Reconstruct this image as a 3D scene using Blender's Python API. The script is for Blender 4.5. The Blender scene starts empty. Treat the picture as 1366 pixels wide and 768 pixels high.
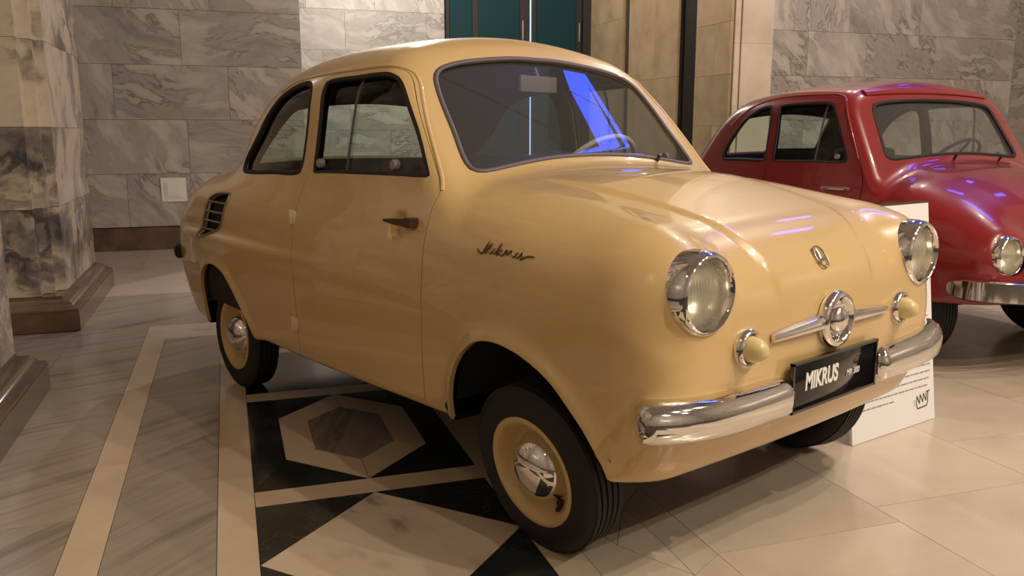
import bpy, bmesh, math, random
import numpy as np
from mathutils import Vector, Matrix
random.seed(7)
SC = bpy.context.scene
COL = SC.collection
R = math.radians

# ------------------------------------------------------------------ camera
cd = bpy.data.cameras.new('camera'); cam = bpy.data.objects.new('camera', cd); COL.objects.link(cam)
cd.sensor_width = 36; cd.lens = 1136.43 / 1366 * 36; cd.clip_start = .05; cd.clip_end = 60
YAW, PITCH = R(140.129), R(-10.382)
cam.location = (2.2796, -1.8137, .9772)
cam.rotation_euler = (R(90) + PITCH, 0, YAW - R(90))
SC.camera = cam
# ------------------------------------------------------------------ light + exposure
SC.view_settings.view_transform = 'Standard'; SC.view_settings.look = 'None'
SC.view_settings.exposure = 0.0; SC.view_settings.gamma = 1
SC.view_settings.use_curve_mapping = False
w = bpy.data.worlds.new('world'); SC.world = w; w.use_nodes = True
w.node_tree.nodes['Background'].inputs[0].default_value = (0, 0, 0, 1)
w.node_tree.nodes['Background'].inputs[1].default_value = 0.
# hall grid: u runs along the inlaid strips towards the camera, v across them
GA = R(-21.5); GC, GS = math.cos(GA), math.sin(GA)
HS = .978                                             # hall layout scale about the point below the camera
def uv(u, v, z=0.):
    u = 2.7838 + (u - 2.7838) * HS; v = -.8527 + (v + .8527) * HS
    return (u * GC - v * GS, u * GS + v * GC, z)
# ceiling spots and one added fill lamp: (u, v, height, watts)
KEY, FILL, PALE = (1, .87, .69), (1, .69, .37), (1, .96, .90)
SPOTS = [(3.4, 2.0, 4.3, 190, KEY), (2.8, 2.8, 4.3, 190, KEY), (4.2, 3.0, 4.3, 190, KEY), (2.0, 3.4, 4.3, 160, KEY), (5.2, 1.4, 4.3, 170, KEY),
         (4.0, -2.2, 4.3, 40, FILL), (-.6, 4.2, 4.3, 80, KEY), (-2.5, 4.1, 4.3, 75, KEY), (-3.5, 4.0, 4.3, 60, KEY), (-7.0, 1.2, 4.3, 330, PALE)]  # first one here is an unseen fill lamp, added to brighten the car's side
BLUE_GLOW_STRENGTH = 10.0
# ------------------------------------------------------------------ materials
MATS = {}
def newmat(n):
    m = bpy.data.materials.new(n); m.use_nodes = True; MATS[n] = m
    nt = m.node_tree; return m, nt, nt.nodes['Principled BSDF']
def node(nt, t, **kw):
    n = nt.nodes.new(t)
    for k, v in kw.items():
        if k.startswith('i_'):
            key = k[2:]; key = int(key) if key.isdigit() else key.replace('_', ' ')
            n.inputs[key].default_value = v
        else: setattr(n, k, v)
    return n
def plain(n, col, rough=.5, metal=0, coat=0, noise=0, nscale=30, emit=None, spec=.5):
    m, nt, b = newmat(n)
    b.inputs['Base Color'].default_value = (*col, 1); b.inputs['Roughness'].default_value = rough
    b.inputs['Metallic'].default_value = metal; b.inputs['Coat Weight'].default_value = coat
    b.inputs['Coat Roughness'].default_value = .035; b.inputs['Specular IOR Level'].default_value = spec
    if emit:
        b.inputs['Emission Color'].default_value = (*emit[0], 1); b.inputs['Emission Strength'].default_value = emit[1]
    if noise:
        tc = node(nt, 'ShaderNodeTexCoord'); nz = node(nt, 'ShaderNodeTexNoise', i_Scale=nscale, i_Detail=4.)
        nt.links.new(tc.outputs['Object'], nz.inputs['Vector'])
        mx = node(nt, 'ShaderNodeMix', data_type='RGBA')
        nt.links.new(nz.outputs['Fac'], mx.inputs['Factor'])
        mx.inputs['A'].default_value = (*[c * (1 - noise) for c in col], 1); mx.inputs['B'].default_value = (*[min(1, c * (1 + noise)) for c in col], 1)
        nt.links.new(mx.outputs['Result'], b.inputs['Base Color'])
    return m
def marble(n, stops, scale=3., rough=.2, rot=1.2, base_rot=0., stretch=(1, 1, 1), axis=(0, 0, 1), warp=.3, wscale=1.5, vein=None, vscale=2.5, vwidth=.06, vamt=.7, vary=.1):
    """veined stone: warped, drawn-out clouds with thin ridge veins; every slab turns and shifts its own pattern"""
    m, nt, b = newmat(n); L = nt.links.new
    geo = node(nt, 'ShaderNodeNewGeometry'); oi = node(nt, 'ShaderNodeObjectInfo')
    mul = node(nt, 'ShaderNodeMath', operation='MULTIPLY', i_1=37.); L(oi.outputs['Random'], mul.inputs[0])
    add = node(nt, 'ShaderNodeVectorMath', operation='ADD'); L(geo.outputs['Position'], add.inputs[0]); L(mul.outputs[0], add.inputs[1])
    wn = node(nt, 'ShaderNodeTexNoise', i_Scale=wscale, i_Detail=4.); L(add.outputs[0], wn.inputs['Vector'])
    wc = node(nt, 'ShaderNodeVectorMath', operation='MULTIPLY_ADD'); wc.inputs[1].default_value = (warp,) * 3; L(wn.outputs['Color'], wc.inputs[0]); L(add.outputs[0], wc.inputs[2])
    ma = node(nt, 'ShaderNodeMapRange'); ma.inputs['To Min'].default_value = base_rot - rot; ma.inputs['To Max'].default_value = base_rot + rot
    L(oi.outputs['Random'], ma.inputs['Value'])
    vr = node(nt, 'ShaderNodeVectorRotate', rotation_type='AXIS_ANGLE'); vr.inputs['Axis'].default_value = axis
    L(wc.outputs[0], vr.inputs['Vector']); L(ma.outputs[0], vr.inputs['Angle'])
    st = node(nt, 'ShaderNodeVectorMath', operation='MULTIPLY'); st.inputs[1].default_value = stretch; L(vr.outputs[0], st.inputs[0])
    nz = node(nt, 'ShaderNodeTexNoise', i_Scale=scale, i_Detail=6.); nz.inputs['Roughness'].default_value = .6; L(st.outputs[0], nz.inputs['Vector'])
    cr = node(nt, 'ShaderNodeValToRGB'); L(nz.outputs['Fac'], cr.inputs[0]); e = cr.color_ramp.elements
    e[0].position, e[0].color = stops[0][0], (*stops[0][1], 1); e[1].position, e[1].color = stops[-1][0], (*stops[-1][1], 1)
    for p, c in stops[1:-1]: e.new(p).color = (*c, 1)
    col = cr.outputs[0]
    if vein:
        vz = node(nt, 'ShaderNodeTexNoise', i_Scale=vscale, i_Detail=5.); vz.inputs['Roughness'].default_value = .62; L(st.outputs[0], vz.inputs['Vector'])
        sb = node(nt, 'ShaderNodeMath', operation='SUBTRACT', i_1=.5); L(vz.outputs['Fac'], sb.inputs[0])
        ab = node(nt, 'ShaderNodeMath', operation='ABSOLUTE'); L(sb.outputs[0], ab.inputs[0])
        mv = node(nt, 'ShaderNodeMapRange', interpolation_type='SMOOTHSTEP'); mv.inputs['From Max'].default_value = vwidth; mv.inputs['To Min'].default_value = vamt; mv.inputs['To Max'].default_value = 0.
        L(ab.outputs[0], mv.inputs['Value'])
        mz = node(nt, 'ShaderNodeTexNoise', i_Scale=1.3, i_Detail=2.); L(add.outputs[0], mz.inputs['Vector'])     # veins come and go
        mm = node(nt, 'ShaderNodeMapRange'); mm.inputs['From Min'].default_value = .42; mm.inputs['From Max'].default_value = .62; L(mz.outputs['Fac'], mm.inputs['Value'])
        mu = node(nt, 'ShaderNodeMath', operation='MULTIPLY'); L(mv.outputs[0], mu.inputs[0]); L(mm.outputs[0], mu.inputs[1])
        mx = node(nt, 'ShaderNodeMix', data_type='RGBA'); L(mu.outputs[0], mx.inputs['Factor']); L(col, mx.inputs['A']); mx.inputs['B'].default_value = (*vein, 1); col = mx.outputs['Result']
    hs = node(nt, 'ShaderNodeHueSaturation'); mv = node(nt, 'ShaderNodeMapRange'); mv.inputs['To Min'].default_value = 1 - vary; mv.inputs['To Max'].default_value = 1 + vary
    L(oi.outputs['Random'], mv.inputs['Value']); L(mv.outputs[0], hs.inputs['Value']); L(col, hs.inputs['Color'])
    L(hs.outputs[0], b.inputs['Base Color'])
    b.inputs['Roughness'].default_value = rough
    return m
def glass(n, tint=(.9, .95, .92), ior=1.5, rough=0., dust=0., dustcol=(.7, .68, .64)):
    """thin pane: clear with a Fresnel reflection on both faces, and a film of dust"""
    m, nt, b = newmat(n); nt.nodes.remove(b); L = nt.links.new
    out = nt.nodes['Material Output']
    tr = node(nt, 'ShaderNodeBsdfTransparent'); tr.inputs[0].default_value = (*tint, 1)
    gl = node(nt, 'ShaderNodeBsdfGlossy'); gl.inputs['Roughness'].default_value = rough
    geo = node(nt, 'ShaderNodeNewGeometry'); mr = node(nt, 'ShaderNodeMapRange'); L(geo.outputs['Backfacing'], mr.inputs['Value'])
    mr.inputs['To Min'].default_value = ior; mr.inputs['To Max'].default_value = 1 / ior
    fr = node(nt, 'ShaderNodeFresnel'); L(mr.outputs[0], fr.inputs['IOR']); mx = node(nt, 'ShaderNodeMixShader')
    body = tr
    if dust:
        df = node(nt, 'ShaderNodeBsdfDiffuse'); df.inputs[0].default_value = (*dustcol, 1); tl = node(nt, 'ShaderNodeBsdfTranslucent'); tl.inputs[0].default_value = (*dustcol, 1)
        md = node(nt, 'ShaderNodeMixShader'); md.inputs[0].default_value = .4; L(df.outputs[0], md.inputs[1]); L(tl.outputs[0], md.inputs[2])
        body = node(nt, 'ShaderNodeMixShader'); body.inputs[0].default_value = dust; L(tr.outputs[0], body.inputs[1]); L(md.outputs[0], body.inputs[2])
    L(fr.outputs[0], mx.inputs[0]); L(body.outputs[0], mx.inputs[1]); L(gl.outputs[0], mx.inputs[2]); L(mx.outputs[0], out.inputs[0])
    return m
plain('paint_cream', (.68, .465, .20), .30, coat=.9, noise=.03, nscale=3)
plain('paint_red', (.24, .008, .012), .3, coat=.9, noise=.06, nscale=3)
plain('rim_cream', (.64, .46, .20), .4, coat=.3, noise=.08, nscale=25)
plain('rim_red', (.24, .012, .014), .45)
plain('hinge_cream', (.80, .66, .42), .4)
plain('chrome', (.86, .83, .80), .06, 1)
plain('chrome_dull', (.42, .37, .34), .28, 1)
plain('rubber_tyre', (.014, .014, .013), .7, noise=.3, nscale=60)
plain('rubber_seal', (.012, .011, .012), .65)
plain('seal_grey', (.11, .09, .11), .5)
plain('dark_trim', (.018, .013, .010), .75)
plain('well_black', (.018, .016, .014), .9, spec=.3)
plain('headliner', (.035, .022, .015), .9)
plain('seat_cloth', (.06, .05, .045), .9, noise=.3, nscale=80)
plain('ivory', (.92, .89, .82), .3, coat=.4)
plain('handle_bronze', (.09, .055, .035), .35, .7)
plain('script_brown', (.15, .085, .035), .45, .4)
plain('rust', (.07, .014, .008), .8)
plain('plate_black', (.008, .008, .009), .12, coat=.5)
plain('white_print', (.92, .92, .90), .5)
plain('board_white', (.90, .89, .90), .5)
plain('ink', (.05, .05, .055), .6)
plain('ink_grey', (.30, .30, .31), .6)
plain('socket_white', (.78, .74, .68), .4)
plain('amber_lens', (.74, .60, .28), .3, coat=.5)
plain('knob_grey', (.30, .27, .25), .4)
plain('reflector', (.85, .82, .72), .3, 1)
plain('grout', (.045, .035, .025), .9)
plain('door_teal', (.002, .034, .040), .5, spec=.2)
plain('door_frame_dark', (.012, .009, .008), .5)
plain('lamp_metal', (.10, .09, .08), .4, .8)
plain('plaster', (.50, .44, .37), .9, noise=.06, nscale=2)
plain('blue_glow_pane', (.10, .12, .3), .5, emit=((.035, .10, 1.0), BLUE_GLOW_STRENGTH))  # blue glow of the unseen panes added for reflections
plain('gap_light', (.3, .5, .9), .5, emit=((.35, .6, 1.), 2.2))
glass('glass_side', (.80, .90, .86), 1.45)
glass('glass_screen_red', (.75, .75, .75), 1.6, 0., .10, (.72, .71, .70))
glass('glass_screen', (.72, .72, .72), 1.8, 0., .10, (.70, .68, .65))
glass('lens_glass', (.96, .95, .90), 1.55, .05, .30, (.86, .83, .70))
# stones
WAX = (.93, -.37, 0)
marble('stone_cream', [(.3, (.60, .46, .32)), (.5, (.66, .52, .37)), (.7, (.70, .57, .42))], 3, .16, 3, vary=.05)
marble('stone_rhomb', [(.30, (.26, .20, .155)), (.39, (.50, .40, .305)), (.47, (.60, .49, .37)), (.6, (.64, .53, .40)), (.75, (.66, .50, .30))], 4.5, .16, 3, stretch=(1, 1.7, 1), warp=.25, vary=.05)
marble('stone_streak', [(.28, (.17, .135, .105)), (.40, (.30, .245, .195)), (.52, (.40, .335, .27)), (.64, (.34, .285, .23)), (.76, (.48, .41, .335))], 1.15, .17, .25, R(-103), (1, 11, 1), warp=.05, wscale=2., vary=.07)
marble('stone_dark', [(.3, (.013, .015, .017)), (.55, (.026, .030, .031)), (.75, (.045, .05, .046))], 5, .14, 3, vein=(.16, .17, .14), vscale=3.5, vwidth=.008, vamt=.5)
marble('stone_hex', [(.28, (.08, .065, .055)), (.42, (.20, .165, .14)), (.55, (.30, .255, .215)), (.72, (.22, .185, .155))], 2.2, .15, .1, R(-142), (1, 7, 1), warp=.08, vary=.05)
marble('stone_beige', [(.28, (.50, .40, .305)), (.42, (.58, .475, .37)), (.55, (.625, .515, .405)), (.7, (.655, .55, .44))], 2.6, .2, 3, warp=.4, vary=.06)
marble('wall_marble', [(.28, (.23, .20, .185)), (.42, (.35, .31, .28)), (.55, (.44, .39, .355)), (.7, (.55, .49, .43))], 2., .25, .8, .6, (1, 1, 3.2), WAX, .5, 1.2, (.14, .125, .12), 2., .04, .75, .10)
marble('pier_marble', [(.30, (.10, .09, .095)), (.42, (.27, .225, .19)), (.50, (.52, .435, .335)), (.6, (.60, .50, .385)), (.75, (.48, .39, .30))], 2.6, .2, 1.2, 0, (1, 1, 1.5), (.37, .93, 0), .7, 1.6, (.045, .04, .05), 2.4, .075, .9, .05)
marble('plinth_brown', [(.3, (.085, .048, .032)), (.5, (.13, .078, .05)), (.7, (.18, .115, .075))], 5, .22, 2)
marble('jamb_stone', [(.3, (.33, .23, .13)), (.5, (.41, .295, .17)), (.7, (.47, .35, .21))], 3, .35, 2)
marble('pilaster_stone', [(.3, (.60, .49, .38)), (.5, (.68, .57, .46)), (.7, (.73, .63, .52))], 3, .3, 2, vary=.04)

# ------------------------------------------------------------------ mesh helpers
def link(name, me, mat=None, parent=None, smooth=False):
    o = bpy.data.objects.new(name, me); COL.objects.link(o)
    if mat is not None and not me.materials: me.materials.append(MATS[mat] if isinstance(mat, str) else mat)
    if parent: o.parent = parent
    if smooth:
        me.polygons.foreach_set('use_smooth', [True] * len(me.polygons))
    return o
def mesh_from(V, F, N=None, name='m'):
    me = bpy.data.meshes.new(name)
    me.from_pydata([tuple(map(float, v)) for v in V], [], [tuple(map(int, f)) for f in F]); me.update()
    if N is not None:
        me.polygons.foreach_set('use_smooth', [True] * len(me.polygons))
        me.normals_split_custom_set_from_vertices([tuple(map(float, n)) for n in N])
    return me
def fix_normals(me):
    bm = bmesh.new(); bm.from_mesh(me); bmesh.ops.remove_doubles(bm, verts=bm.verts, dist=1e-6)
    bmesh.ops.recalc_face_normals(bm, faces=bm.faces); bm.to_mesh(me); bm.free(); return me
def auto_smooth(me, ang=40):
    me.polygons.foreach_set('use_smooth', [True] * len(me.polygons))
    bm = bmesh.new(); bm.from_mesh(me)
    for e in bm.edges:
        e.smooth = len(e.link_faces) == 2 and e.calc_face_angle(0) < R(ang)
    bm.to_mesh(me); bm.free(); return me
def part(name, V, F, mat, parent, ang=40):
    me = fix_normals(mesh_from(V, F)); auto_smooth(me, ang); return link(name, me, mat, parent)
def lathe(profile, seg=48, axis='y', close=False):
    """profile: (r, h) pairs, turned about the axis, h measured along it"""
    V, F = [], []; n = len(profile)
    for i in range(seg):
        a = 2 * math.pi * i / seg
        for r, h in profile:
            c, s = r * math.cos(a), r * math.sin(a)
            V.append({'y': (c, h, s), 'x': (h, c, s), 'z': (c, s, h)}[axis])
    m = n if close else n - 1
    for i in range(seg):
        for j in range(m):
            a, b = i * n + j, i * n + (j + 1) % n; c, d = ((i + 1) % seg) * n + (j + 1) % n, ((i + 1) % seg) * n + j
            F.append((a, b, c, d))
    return V, F
def at(vf, d): return shift(vf[0], d), vf[1]
def shift(V, d): return [(v[0] + d[0], v[1] + d[1], v[2] + d[2]) for v in V]
def box(c, s, rz=0.):
    V = []
    for x in (-.5, .5):
        for y in (-.5, .5):
            for z in (-.5, .5):
                a, b = x * s[0], y * s[1]
                V.append((c[0] + a * math.cos(rz) - b * math.sin(rz), c[1] + a * math.sin(rz) + b * math.cos(rz), c[2] + z * s[2]))
    return V, [(0, 1, 3, 2), (4, 6, 7, 5), (0, 4, 5, 1), (2, 3, 7, 6), (0, 2, 6, 4), (1, 5, 7, 3)]
def join(*vfs):
    V, F = [], []
    for v, f in vfs:
        k = len(V); V += list(v); F += [tuple(i + k for i in q) for q in f]
    return V, F
def prism(poly, z0, z1):
    n = len(poly); V = [(x, y, z0) for x, y in poly] + [(x, y, z1) for x, y in poly]
    return V, [tuple(range(n))[::-1], tuple(range(n, 2 * n))] + [(i, (i + 1) % n, n + (i + 1) % n, n + i) for i in range(n)]
def bevel_obj(o, wd, seg=2):
    bm = bmesh.new(); bm.from_mesh(o.data)
    bmesh.ops.bevel(bm, geom=[e for e in bm.edges if e.calc_face_angle(0) > R(35)], offset=wd, segments=seg, affect='EDGES', profile=.6)
    bm.to_mesh(o.data); bm.free(); auto_smooth(o.data, 50); return o
def sweep(path, section, closed=False, up=None, scales=None, cap=True):
    """section: 2-D closed outline (side, up) carried along a 3-D path"""
    P = [Vector(p) for p in path]; n = len(P); m = len(section); V, F = [], []
    nrm = None
    for i in range(n):
        t = (P[(i + 1) % n] - P[i - 1]) if closed else (P[min(i + 1, n - 1)] - P[max(i - 1, 0)])
        t.normalize()
        if up is not None: u = Vector(up[i] if isinstance(up, list) else up)
        else: u = nrm if nrm is not None else (Vector((0, 0, 1)) if abs(t.z) < .9 else Vector((1, 0, 0)))
        u = (u - t * u.dot(t)).normalized(); nrm = u; s = t.cross(u); k = scales[i] if scales else 1
        for a, b in section: V.append(tuple(P[i] + s * a * k + u * b * k))
    for i in range(n if closed else n - 1):
        for j in range(m):
            F.append((i * m + j, i * m + (j + 1) % m, ((i + 1) % n) * m + (j + 1) % m, ((i + 1) % n) * m + j))
    if not closed and cap: F += [tuple(range(m))[::-1], tuple((n - 1) * m + j for j in range(m))]
    return V, F
def circ(r, n=8, rx=None): return [(r * math.cos(2 * math.pi * i / n), (rx or r) * math.sin(2 * math.pi * i / n)) for i in range(n)]
def tube(path, r, closed=False, n=8, scales=None): return sweep(path, circ(r, n), closed, None, scales)
def spline(pts, k=6, closed=False):
    P = np.array(pts, float); n = len(P); out = []
    for i in range(n if closed else n - 1):
        g = lambda j: P[j % n] if closed else P[min(max(j, 0), n - 1)]
        a, b, c, d = g(i - 1), g(i), g(i + 1), g(i + 2)
        for t in np.arange(k) / k:
            out.append(.5 * (2 * b + (c - a) * t + (2 * a - 5 * b + 4 * c - d) * t * t + (3 * b - a - 3 * c + d) * t ** 3))
    if not closed: out.append(P[-1])
    return np.array(out)
def resample(P, step, closed=False):
    P = np.array(P, float); Q = np.vstack([P, P[:1]]) if closed else P
    d = np.r_[0, np.cumsum(np.linalg.norm(np.diff(Q, axis=0), axis=1))]; n = max(3, int(d[-1] / step))
    s = np.linspace(0, d[-1], n + (0 if closed else 1), endpoint=not closed)
    return np.stack([np.interp(s, d, Q[:, k]) for k in range(Q.shape[1])], 1)
def text_mesh(body, size, extrude=.0006, shear=0., bold=0.):
    cu = bpy.data.curves.new('t', 'FONT'); cu.body = body; cu.size = size; cu.extrude = extrude; cu.shear = shear; cu.offset = bold
    o = bpy.data.objects.new('t', cu); COL.objects.link(o)
    me = bpy.data.meshes.new_from_object(o.evaluated_get(bpy.context.evaluated_depsgraph_get()))
    bpy.data.objects.remove(o); bpy.data.curves.remove(cu); return me
def empty(name, label, cat, loc=(0, 0, 0), rz=0., group=None):
    o = bpy.data.objects.new(name, None); COL.objects.link(o); o.location = loc; o.rotation_euler = (0, 0, rz)
    o.empty_display_size = .1; tag(o, label, cat, group); return o
def tag(o, label, cat, group=None):
    o['label'] = label; o['category'] = cat
    if group: o['group'] = group
    return o
def struct(name, V, F, mat, label=None):
    o = part(name, V, F, mat, None); o['kind'] = 'structure'
    if label: o['label'] = label
    return o

# ------------------------------------------------------------------ the hall
def uvpoly(P): return [uv(a, b)[:2] for a, b in P]
def slab_uv(u0, u1, v0, v1, z0, z1):
    return prism(uvpoly([(u0, v0), (u1, v0), (u1, v1), (u0, v1)]), z0, z1)
UB, UF, VL, VR, CEIL = -5.16, 9.0, -4.2, 8.0, 10.0
NV0, NV1, NU = -.17, 4.2, -8.8                       # deep doorway in the back wall
floor = struct('floor', *slab_uv(UB - 4.2, UF, VL, VR, -.12, -.004), 'grout', 'inlaid polished stone floor')
def inset(P, d):
    P = [Vector(p) for p in P]; n = len(P)
    if sum(P[i].x * P[(i + 1) % n].y - P[(i + 1) % n].x * P[i].y for i in range(n)) < 0: P = P[::-1]
    out = []
    for i in range(n):
        e0 = (P[i] - P[i - 1]).normalized(); e1 = (P[(i + 1) % n] - P[i]).normalized()
        n0 = Vector((-e0.y, e0.x)); n1 = Vector((-e1.y, e1.x)); b = n0 + n1
        out.append(P[i] + b * (d / max(.15, (1 + n0.dot(n1)))))
    return [tuple(p) for p in out]
def tile(P, mat, name='floor_tile', gap=.0009):
    V, F = prism(uvpoly(inset(P, gap)), -.014, 0.)
    return part(name, V, F, mat, floor)
def rect(u0, u1, v0, v1): return [(u0, v0), (u1, v0), (u1, v1), (u0, v1)]
S1, S2, S3 = (-1.281, -1.186), (-.927, -.830), (-.183, -.088)
CB = -1.62                                            # back end of the inlaid field
# long cream strips, in lengths
for (a, b), cuts in ((S1, (CB, -1.30, -.72, .07, .80, 1.6, 2.4)), (S2, (CB, -1.0, -.29, .30, .92, 1.7, 2.4)), (S3, (CB, -.9, -.1, .6, 1.3, 2.0, 2.6))):
    for c0, c1 in zip(cuts[:-1], cuts[1:]): tile(rect(c0, c1, a, b), 'stone_cream')
# streaked grey slabs between the strips and towards the piers
for c0, c1 in ((CB, -.62), (-.62, -.02), (-.02, .27), (.27, 1.0), (1.0, 1.7), (1.7, 2.4)): tile(rect(c0, c1, S1[1], S2[0]), 'stone_streak')
for c0, c1 in ((-1.93, -1.1), (-1.1, -.3), (-.3, .45), (.45, 1.2), (1.2, 2.0)): tile(rect(c0, c1, -1.618, S1[0]), 'stone_streak')
for c0, c1 in ((-1.92, -1.0), (-1.0, 0), (0, 1.0), (1.0, 2.0)): tile(rect(c0, c1, -2.4, -1.618), 'stone_streak')
tile(rect(CB - .035, CB, S1[0], S3[1]), 'stone_cream')
for c0, c1 in ((S1[0], -.93), (-.93, -.30), (-.30, .4), (.4, 1.1)): tile(rect(-1.93, CB - .035, c0, c1), 'stone_rhomb')
for c0, c1 in ((-1.618, -.90), (-.90, -.2), (-.2, .6), (.6, 1.4)): tile(rect(-2.9, -1.93, c0, c1), 'stone_streak')
for i in range(-2, 6):
    for j, (c0, c1) in enumerate(((-4.16, -3.55), (-3.55, -2.9), (-5.1, -4.16))):
        tile(rect(c0, c1, -1.9 + i * .82 + .2 * j, -1.08 + i * .82 + .2 * j), 'stone_beige')
for i in range(7):                                    # floor of the deep doorway
    for j in range(6): tile(rect(-9.1 + j * .66, -8.44 + j * .66, -.3 + i * .64, .34 + i * .64), 'stone_beige')
# inlaid panels: cross strips, hexagon panel, rhombus panels
PV0, PV1 = S2[1], S3[0]; PVC = (PV0 + PV1) / 2
for u0 in (-1.24, -.541, .416, 1.18):
    tile(rect(u0, u0 + .1, PV0, PV1), 'stone_cream')
def rhombus(u0, u1, mid):
    c = (u0 + u1) / 2; a, b, d, e = (u0, PVC), (c, PV1), (u1, PVC), (c, PV0)
    tile([a, b, d, e], mid)
    for tri in ([(u0, PV0), a, e], [(u0, PV1), b, a], [(u1, PV1), d, b], [(u1, PV0), e, d]): tile(tri, 'stone_dark')
rhombus(.516, 1.18, 'stone_rhomb'); rhombus(1.28, 1.94, 'stone_rhomb'); rhombus(-1.14, -.541, 'stone_dark')
tile(rect(CB, -1.24, PV0, PV1), 'stone_dark')
h0, h1 = -.441, .416; hc = (h0 + h1) / 2
OUT = [(h0, PVC), (hc - .2, PVC - .222), (hc + .2, PVC - .222), (h1, PVC), (hc + .2, PVC + .222), (hc - .2, PVC + .222)]
INN = [(hc - .27, PVC), (hc - .145, PVC - .125), (hc + .145, PVC - .125), (hc + .27, PVC), (hc + .145, PVC + .125), (hc - .145, PVC + .125)]
tile(INN, 'stone_hex')
for i in range(6): tile([OUT[i], OUT[(i + 1) % 6], INN[(i + 1) % 6], INN[i]], 'stone_cream')
tile([(h0, PV0), OUT[0], OUT[1]], 'stone_dark'); tile([(h0, PV0), OUT[1], OUT[2], (h1, PV0)], 'stone_dark'); tile([(h1, PV0), OUT[2], OUT[3]], 'stone_dark')
tile([(h0, PV1), OUT[0], OUT[5]], 'stone_dark'); tile([(h0, PV1), OUT[5], OUT[4], (h1, PV1)], 'stone_dark'); tile([(h1, PV1), OUT[4], OUT[3]], 'stone_dark')
# band of cut pieces beside the third strip
B0, B1 = S3[1], .217
tile([(.60, B0), (.72, B1), (.72, B1), (.2, B1), (.2, B0)][0:2] + [(.2, B1), (.2, B0)], 'stone_beige')
tile([(.60, B0), (1.021, .007), (.827, .113), (.72, B1)], 'stone_beige')
tile([(.60, B0), (1.35, B0), (1.208, .114), (1.021, .007)], 'stone_beige')
tile([(1.021, .007), (1.208, .114), (1.016, .119), (.827, .113)], 'stone_beige')
tile([(.72, B1), (.827, .113), (1.016, .119), (1.208, .114), (1.138, B1)], 'stone_beige')
tile([(1.138, B1), (1.208, .114), (1.35, B0), (1.7, B0), (1.9, B1)], 'stone_beige')
for c0, c1 in ((-1.6, -.9), (-.9, -.3), (-.3, .2), (1.9, 2.6)): tile(rect(c0, c1, B0, B1), 'stone_beige')
# large beige tiles
rows = [B1, .762, 1.34, 1.92, 2.50, 3.08, 3.66, 4.24, 4.82, 5.4, 5.98, 6.56, 7.14, 7.72]
offs = [1.135, 1.044, .72, .418, 1.1, .8, .5, 1.0, .7, .9, .5, 1.1, .8]
for r0, r1, o in zip(rows[:-1], rows[1:], offs):
    for k in range(-9, 4):
        a = o + k * .66
        if a > 3.0 or a + .66 < UB + .4: continue
        tile(rect(max(a, UB + .02), a + .66, r0, r1), 'stone_beige')

# walls of stone blocks.  A wall plane at u = const faces +u (towards the camera)
def wall_blocks(parent, u, v0, v1, z0, z1, rowh, lmin, lmax, mat, face='u', deep=.03, zoff=0., seed=1, fixed=None):
    rnd = random.Random(seed); z = z0; row = 0
    while z < z1 - .05:
        zt = min(z + rowh, z1); p = v0; first = True
        while p < v1 - .02:
            ln = rnd.uniform(lmin, lmax) * (.55 if first and row % 2 else 1); q = min(p + ln, v1)
            if v1 - q < lmin * .35: q = v1
            pr = deep + rnd.uniform(-.001, .001); g = .0014
            if face == 'u': V, F = slab_uv(u, u + pr, p + g, q - g, z + g, zt - g)
            elif face == '-v': V, F = slab_uv(p + g, q - g, u - pr, u, z + g, zt - g)
            else: V, F = slab_uv(p + g, q - g, u, u + pr, z + g, zt - g)
            part('marble_block', V, F, mat, parent); p = q; first = False
        z = zt; row += 1
ZT = 2.35
wl = struct('wall_left', *slab_uv(UB - .45, UB - .03, VL, NV0, -.1, CEIL), 'grout', 'veined beige marble wall left of the deep doorway')
wall_blocks(wl, UB - .03, -2.6, NV0, .19, ZT, .443, .75, 1.05, 'wall_marble', seed=5)
part('upper_facing', *slab_uv(UB - .03, UB, VL, NV0, ZT + .002, CEIL), 'wall_marble', wl)
part('side_facing', *slab_uv(UB - .03, UB, VL, -2.602, .19, ZT), 'wall_marble', wl)
bb = struct('baseboard_left', *slab_uv(UB - .03, UB + .045, VL, NV0, 0., .185), 'plinth_brown', 'dark brown polished stone skirting of the marble wall')
wr = struct('wall_right', *slab_uv(UB - .45, UB - .03, NV1 + .46, VR + .4, -.1, CEIL), 'grout', 'grey veined marble wall behind the red car')
wall_blocks(wr, UB - .03, NV1 + .46, VR, .19, 2.75, .455, .75, 1.2, 'wall_marble', seed=11)
part('upper_facing', *slab_uv(UB - .03, UB, NV1 + .46, VR, 2.752, CEIL), 'wall_marble', wr)
struct('baseboard_right', *slab_uv(UB - .03, UB + .045, NV1 + .47, VR, 0., .185), 'plinth_brown')
# pale pilaster framing the doorway: stacked drums with fillets
pil = struct('trim_1', *slab_uv(UB - .4, UB - .001, NV1 + .01, NV1 + .459, -.1, CEIL), 'grout', 'pale stone pilaster framing the doorway')
z = 0.
for k, hh in enumerate((.62, .62, .62, .62, .62)):
    part('pilaster_block', *join(slab_uv(UB, UB + .05, NV1 + .07, NV1 + .40, z + .001, z + hh - .001), slab_uv(UB, UB + .03, NV1 + .004, NV1 + .062, z + .001, z + hh - .001), slab_uv(UB, UB + .035, NV1 + .408, NV1 + .455, z + .001, z + hh - .001)), 'pilaster_stone', pil); z += hh
part('pilaster_top', *slab_uv(UB, UB + .04, NV1 + .004, NV1 + .455, z + .001, CEIL), 'pilaster_stone', pil)
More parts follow.
